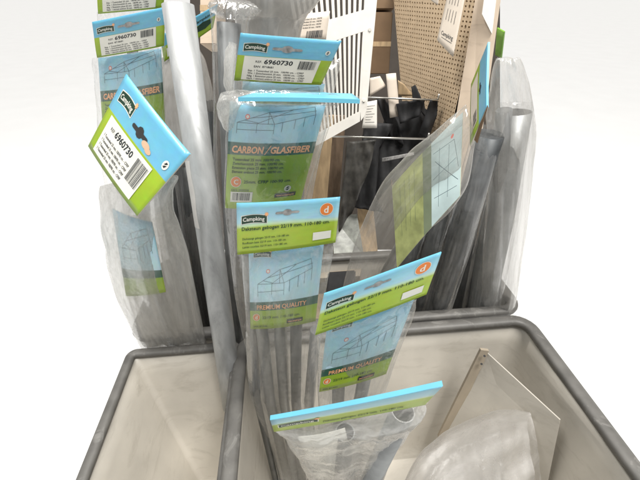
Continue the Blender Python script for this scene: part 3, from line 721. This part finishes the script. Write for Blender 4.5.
# pegboard
r = empty('pegboard', P(430, 130, 1.2), 'beige perforated pegboard panel at the upper right with a post beside it', 'pegboard')
q2 = quad((392, -22, 1.42), (486, -22, .98), (446, 150, 1.12), (404, 124, 1.50))
def pp(u, v, o=0):
    n = (q2[1] - q2[0]).cross(q2[3] - q2[0]).normalized()
    if n.dot(CAM - q2[0]) < 0: n = -n
    return (q2[0] * (1 - u) + q2[1] * u) * (1 - v) + (q2[3] * (1 - u) + q2[2] * u) * v + n * o
bm = bmesh.new(); NU, NV = 30, 36; hs = .26
for j in range(NV):
    for i in range(NU):
        u0, u1, v0, v1 = i / NU, (i + 1) / NU, j / NV, (j + 1) / NV; cu, cv = (u0 + u1) / 2, (v0 + v1) / 2
        ax_, ay_ = hs / NU, hs / NV
        if i % 5 == 2 and j % 4 == 1: ay_ *= 1.7
        O = [pp(u0, v0), pp(cu, v0), pp(u1, v0), pp(u1, cv), pp(u1, v1), pp(cu, v1), pp(u0, v1), pp(u0, cv)]
        H = [pp(cu + ax_ * math.cos(R(a)), cv + ay_ * math.sin(R(a))) for a in (225, 270, 315, 0, 45, 90, 135, 180)]
        Hb = [pp(cu + ax_ * math.cos(R(a)), cv + ay_ * math.sin(R(a)), -.004) for a in (225, 270, 315, 0, 45, 90, 135, 180)]
        a = [bm.verts.new(x) for x in O]; b = [bm.verts.new(x) for x in H]; d = [bm.verts.new(x) for x in Hb]
        for k in range(8):
            bm.faces.new((a[k], a[(k + 1) % 8], b[(k + 1) % 8], b[k])); bm.faces.new((b[k], b[(k + 1) % 8], d[(k + 1) % 8], d[k]))
bmesh.ops.remove_doubles(bm, verts=bm.verts, dist=1e-6)
link_mesh('perforated_sheet', bm, [M['peg']], r)
bm = bmesh.new(); 
for i in range(10):
    for j in range(10): hexa(bm, [pp(i / 10, j / 10, -.012), pp(i / 10 + .1, j / 10, -.012), pp(i / 10 + .1, j / 10 + .1, -.012), pp(i / 10, j / 10 + .1, -.012)], .008)
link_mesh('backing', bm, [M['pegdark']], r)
r = empty('beige_post', P(480, 130, 1.0), 'smooth beige upright post between the pegboard and the right edge', 'post')
bm = bmesh.new(); hexa(bm, quad((479, -24, .955), (499, -24, .93), (470, 190, 1.10), (444, 190, 1.13)), .05); link_mesh('face', bm, [M['beige']], r)
bm = bmesh.new(); hexa(bm, quad((487, -22, .925), (499, -22, .92), (492, 34, .965), (482, 14, .955)), .006); link_mesh('bracket', bm, [M['grille']], r)

# price tags on the pegboard
def ptag(q_, label, lines=True):
    c = Card(q_, 50, 100, .0006, .003); c.base(M['paper'], nx=8, ny=10)
    if lines:
        c.text('Campking', 8, 84, 7, M['ink'], bold=.01, shear=.2, ang=R(-8), fit=34)
        c.lines([(10, 88, 40, 84)], .8, M['ink'])
        for k in range(4): c.lines([(12 + 8 * k, 12, 12 + 8 * k, 28), (12 + 8 * k, 36, 12 + 8 * k, 56)], 1.0, M['ink'])
    tag(c.done('paper_tag'), label, 'tag', 'paper tags on the pegboard')
ptag(quad((449, -12, .96), (467, -12, .93), (453, 57, .98), (437, 40, 1.0)), 'long beige paper tag with handwriting hanging on the pegboard')
ptag(quad((431, -14, 1.02), (440, -14, 1.0), (438, 5, 1.02), (430, -1, 1.04)), 'small beige tag at the top of the pegboard, left of the long one', False)

# cardboard boxes
def carton(q_, th, label, mm='kraft'):
    bm = bmesh.new(); hexa(bm, q_, th)
    bmesh.ops.bevel(bm, geom=bm.edges[:], offset=.003, segments=2, affect='EDGES')
    r = empty('cardboard_box', q_[3], label, 'box', 'boxes on the far shelf'); link_mesh('carton', bm, [M[mm]], r)
    n = (q_[1] - q_[0]).cross(q_[3] - q_[0]).normalized()
    if n.dot(CAM - q_[0]) < 0: n = -n
    t0, t1 = q_[0].lerp(q_[3], .46), q_[1].lerp(q_[2], .46); t2, t3 = q_[1].lerp(q_[2], .54), q_[0].lerp(q_[3], .54)
    bm = bmesh.new(); hexa(bm, [x + n * .0012 for x in (t0, t1, t2, t3)], .001); link_mesh('tape', bm, [M['wood']], r)
carton(quad((372, 12, 1.45), (393, 12, 1.45), (389, 74, 1.55), (368, 74, 1.55)), .2, 'brown cardboard box right of the grille, lower one')
carton(quad((374, -25, 1.42), (396, -25, 1.42), (394, 9, 1.46), (373, 9, 1.46)), .2, 'brown cardboard box at the very top right of the grille')
carton(quad((200, -30, 1.35), (216, -30, 1.35), (216, 44, 1.42), (200, 44, 1.42)), .15, 'brown box behind the steel pole and its neighbour', 'beige')

# wire rails
bm = bmesh.new()
def rail(a, b, label):
    bm = bmesh.new(); tube_bm(bm, [a, b], .0028, 10)
    r = empty('wire_rail', a, label, 'rail', 'steel wire rails'); link_mesh('wire', bm, [M['wire']], r)
    bm = bmesh.new(); d = (b - a).normalized(); tube_bm(bm, [b, b + Vector((0, 0, .018))], .0028, 10); link_mesh('upturned_tip', bm, [M['wire']], r)
rail(P(330, 96, 1.22), P(438, 100, 1.12), 'upper steel wire rail behind the black straps')
rail(P(318, 136, 1.12), P(428, 139, 1.08), 'lower steel wire rail in front of the black straps')

# black hanging straps and covers
def hang(poly, th, label, m='black', name='hanging_cover', cat='fabric cover', group='black covers hanging on the rail', seed=0):
    """cloth outline with real depth; hangs from the rail"""
    bm = bmesh.new(); rg = random.Random(seed)
    f = bm.faces.new([bm.verts.new(p) for p in poly])
    n = f.normal.copy(); bm.normal_update(); n = f.normal.copy()
    if n.dot(CAM - poly[0]) < 0: n = -n
    g = bmesh.ops.extrude_face_region(bm, geom=[f]); vs = [e for e in g['geom'] if isinstance(e, bmesh.types.BMVert)]
    bmesh.ops.translate(bm, verts=vs, vec=-n * th)
    bmesh.ops.triangulate(bm, faces=bm.faces[:]); bmesh.ops.subdivide_edges(bm, edges=bm.edges[:], cuts=7, use_grid_fill=True)
    for f2 in bm.faces: f2.smooth = True
    for v in bm.verts:
        v.co += n * (.007 * math.sin(v.co.x * 150 + 2.5 * noise.noise(v.co * 9) + seed) + .012 * noise.noise(v.co * 18 + Vector((seed, 0, 0))) + .003 * noise.noise(v.co * 50))
    bmesh.ops.recalc_face_normals(bm, faces=bm.faces[:])
    o = link_mesh(name, bm, [M[m]]); tag(o, label, cat, group); return o
dkcl = mat('dark_olive_cloth', (.045, .042, .036), .6, var=.3, scale=40, bump=.3); M['dkcl'] = dkcl
hang(quad((348, 142, 1.16), (376, 140, 1.16), (372, 160, 1.18), (352, 213, 1.24), (339, 232, 1.26), (342, 190, 1.2)), .02, 'dark olive cover hanging lowest at the left under the grille', 'dkcl', seed=1)
hang(quad((367, 122, 1.20), (394, 124, 1.20), (380, 148, 1.22), (376, 196, 1.28), (384, 213, 1.3), (355, 208, 1.29), (360, 160, 1.22)), .025, 'black cover hanging in the middle of the rail', seed=2)
hang(quad((388, 100, 1.24), (424, 103, 1.22), (432, 145, 1.24), (410, 160, 1.26), (378, 200, 1.3), (372, 200, 1.3), (380, 140, 1.26)), .03, 'wide black cover bunched under the upper rail', seed=3)
hang(quad((430, 100, 1.13), (438, 99, 1.12), (437, 116, 1.14), (428, 140, 1.18), (418, 136, 1.18)), .015, 'narrow black strap at the right end of the upper rail', seed=4)
hang(quad((376, 99, 1.2), (384, 97, 1.2), (398, 122, 1.22), (404, 145, 1.24), (392, 140, 1.24)), .012, 'thin black strap crossing diagonally below the rail', seed=5)
hang(quad((412, 86, 1.18), (415, 85, 1.18), (422, 104, 1.18), (432, 112, 1.18), (430, 118, 1.18), (414, 104, 1.18)), .006, 'black hook shaped clip standing above the rail', seed=6)
hang(quad((396, 104, 1.16), (426, 98, 1.14), (420, 116, 1.16), (400, 124, 1.18)), .02, 'small black pouch tied to the upper rail', seed=7)
# white and beige papers near the rail
GP = 'paper slips near the rail'
def slip(q_, label, name='paper_slip', txt=False, m='paper'):
    c = Card(q_, 60, 80, .0006, .004); c.base(M[m], nx=6, ny=6)
    if txt:
        for k in range(7): c.lines([(8, 14 + k * 8, 48 - (k % 3) * 8, 14 + k * 8)], 1.0, M['ink'])
    tag(c.done(name), label, 'paper slip', GP)
slip(quad((366, 102, 1.10), (377, 100, 1.10), (377, 128, 1.13), (362, 128, 1.13)), 'white printed slip hanging just right of the grille corner', txt=True, m='grille')
slip(quad((386, 74, 1.15), (396, 73, 1.15), (400, 116, 1.19), (390, 118, 1.19)), 'tall pale paper slip standing between the black straps')
slip(quad((370, 78, 1.16), (380, 76, 1.16), (386, 86, 1.17), (370, 96, 1.18)), 'folded pale slip tucked at the grille edge')
slip(quad((398, 80, 1.22), (404, 84, 1.22), (414, 96, 1.24), (398, 96, 1.24)), 'small yellowish slip beside the tall pale one', m='wood')
slip(quad((382, 158, 1.16), (414, 152, 1.14), (414, 155, 1.14), (382, 162, 1.165)), 'thin grey strip across the black cover', m='holegrey')

# wooden rack and shelf behind
def slab(name, q_, th, m, label, cat, group=None):
    bm = bmesh.new(); hexa(bm, q_, th); o = link_mesh(name, bm, [M[m]]); return tag(o, label, cat, group)
r = empty('shelf_rack', P(330, 300, 1.5), 'pale wooden rack with uprights and ledges in the gap behind the centre packs', 'shelf rack')
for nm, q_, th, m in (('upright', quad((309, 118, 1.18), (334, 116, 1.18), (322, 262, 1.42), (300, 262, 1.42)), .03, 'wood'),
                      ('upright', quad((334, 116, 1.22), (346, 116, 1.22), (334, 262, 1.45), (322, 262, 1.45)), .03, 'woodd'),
                      ('ledge', quad((286, 259, 1.30), (364, 255, 1.30), (360, 276, 1.22), (286, 280, 1.22)), .02, 'shelf'),
                      ('side_rail', quad((358, 200, 1.38), (372, 196, 1.38), (378, 254, 1.40), (358, 262, 1.36)), .02, 'wood'),
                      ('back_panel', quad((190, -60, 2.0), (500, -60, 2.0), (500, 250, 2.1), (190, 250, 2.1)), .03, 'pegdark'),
                      ('lower_ledge', quad((286, 296, 1.24), (350, 292, 1.24), (346, 330, 1.18), (286, 332, 1.18)), .015, 'wood')):
    bm = bmesh.new(); hexa(bm, q_, th); link_mesh(nm, bm, [M[m]], r)
slab('grey_sheet', quad((332, 216, 1.36), (357, 214, 1.36), (364, 256, 1.34), (334, 260, 1.33)), .01, 'glass', 'mottled grey sheet leaning in the pale wooden rack', 'sheet')
bm = bmesh.new(); hexa(bm, quad((328, 272, 1.16), (356, 270, 1.16), (354, 296, 1.14), (326, 298, 1.14)), .08)
bmesh.ops.bevel(bm, geom=bm.edges[:], offset=.004, segments=2, affect='EDGES')
tag(link_mesh('black_box', bm, [M['black']]), 'small black box under the greige ledge of the rack', 'box')

# ------------------------------------------------------------------ floor
bm = bmesh.new(); s = 120
bm.faces.new([bm.verts.new(v) for v in ((-s, -s, 0), (s, -s, 0), (s, s, 0), (-s, s, 0))])
tag(link_mesh('floor', bm, [M['floor']]), kind='structure')

# ------------------------------------------------------------------ light: bright shop ceiling
w = D.worlds.new('World'); sc.world = w; w.use_nodes = True
bg = w.node_tree.nodes['Background']; bg.inputs[0].default_value = (.97, .985, 1, 1); bg.inputs[1].default_value = .27
def area(name, loc, size, e, colr, target):
    l = D.lights.new(name, 'AREA'); l.shape = 'RECTANGLE'; l.size, l.size_y = size; l.energy = e; l.color = colr
    o = D.objects.new(name, l); col.objects.link(o); o.location = loc
    o.rotation_euler = (Vector(target) - Vector(loc)).to_track_quat('-Z', 'Y').to_euler()
area('ceiling_lamp', (.9, .2, 3.0), (1.6, .12), 42, (1, .97, .92), (.1, .6, .8))
area('ceiling_lamp', (-.8, .9, 3.0), (1.6, .12), 40, (1, .98, .94), (0, .6, .8))
sl = D.lights.new('soft_ceiling_light', 'SUN'); sl.energy = 2.9; sl.angle = R(30); sl.color = (1, .975, .94)
so = D.objects.new('soft_ceiling_light', sl); col.objects.link(so); so.rotation_euler = (R(16), R(14), 0)

sc.view_settings.view_transform = 'Standard'; sc.view_settings.look = 'None'; sc.view_settings.exposure = 0; sc.view_settings.gamma = 1
sc.cycles.transparent_max_bounces = 40; sc.cycles.max_bounces = 10; sc.cycles.use_denoising = True
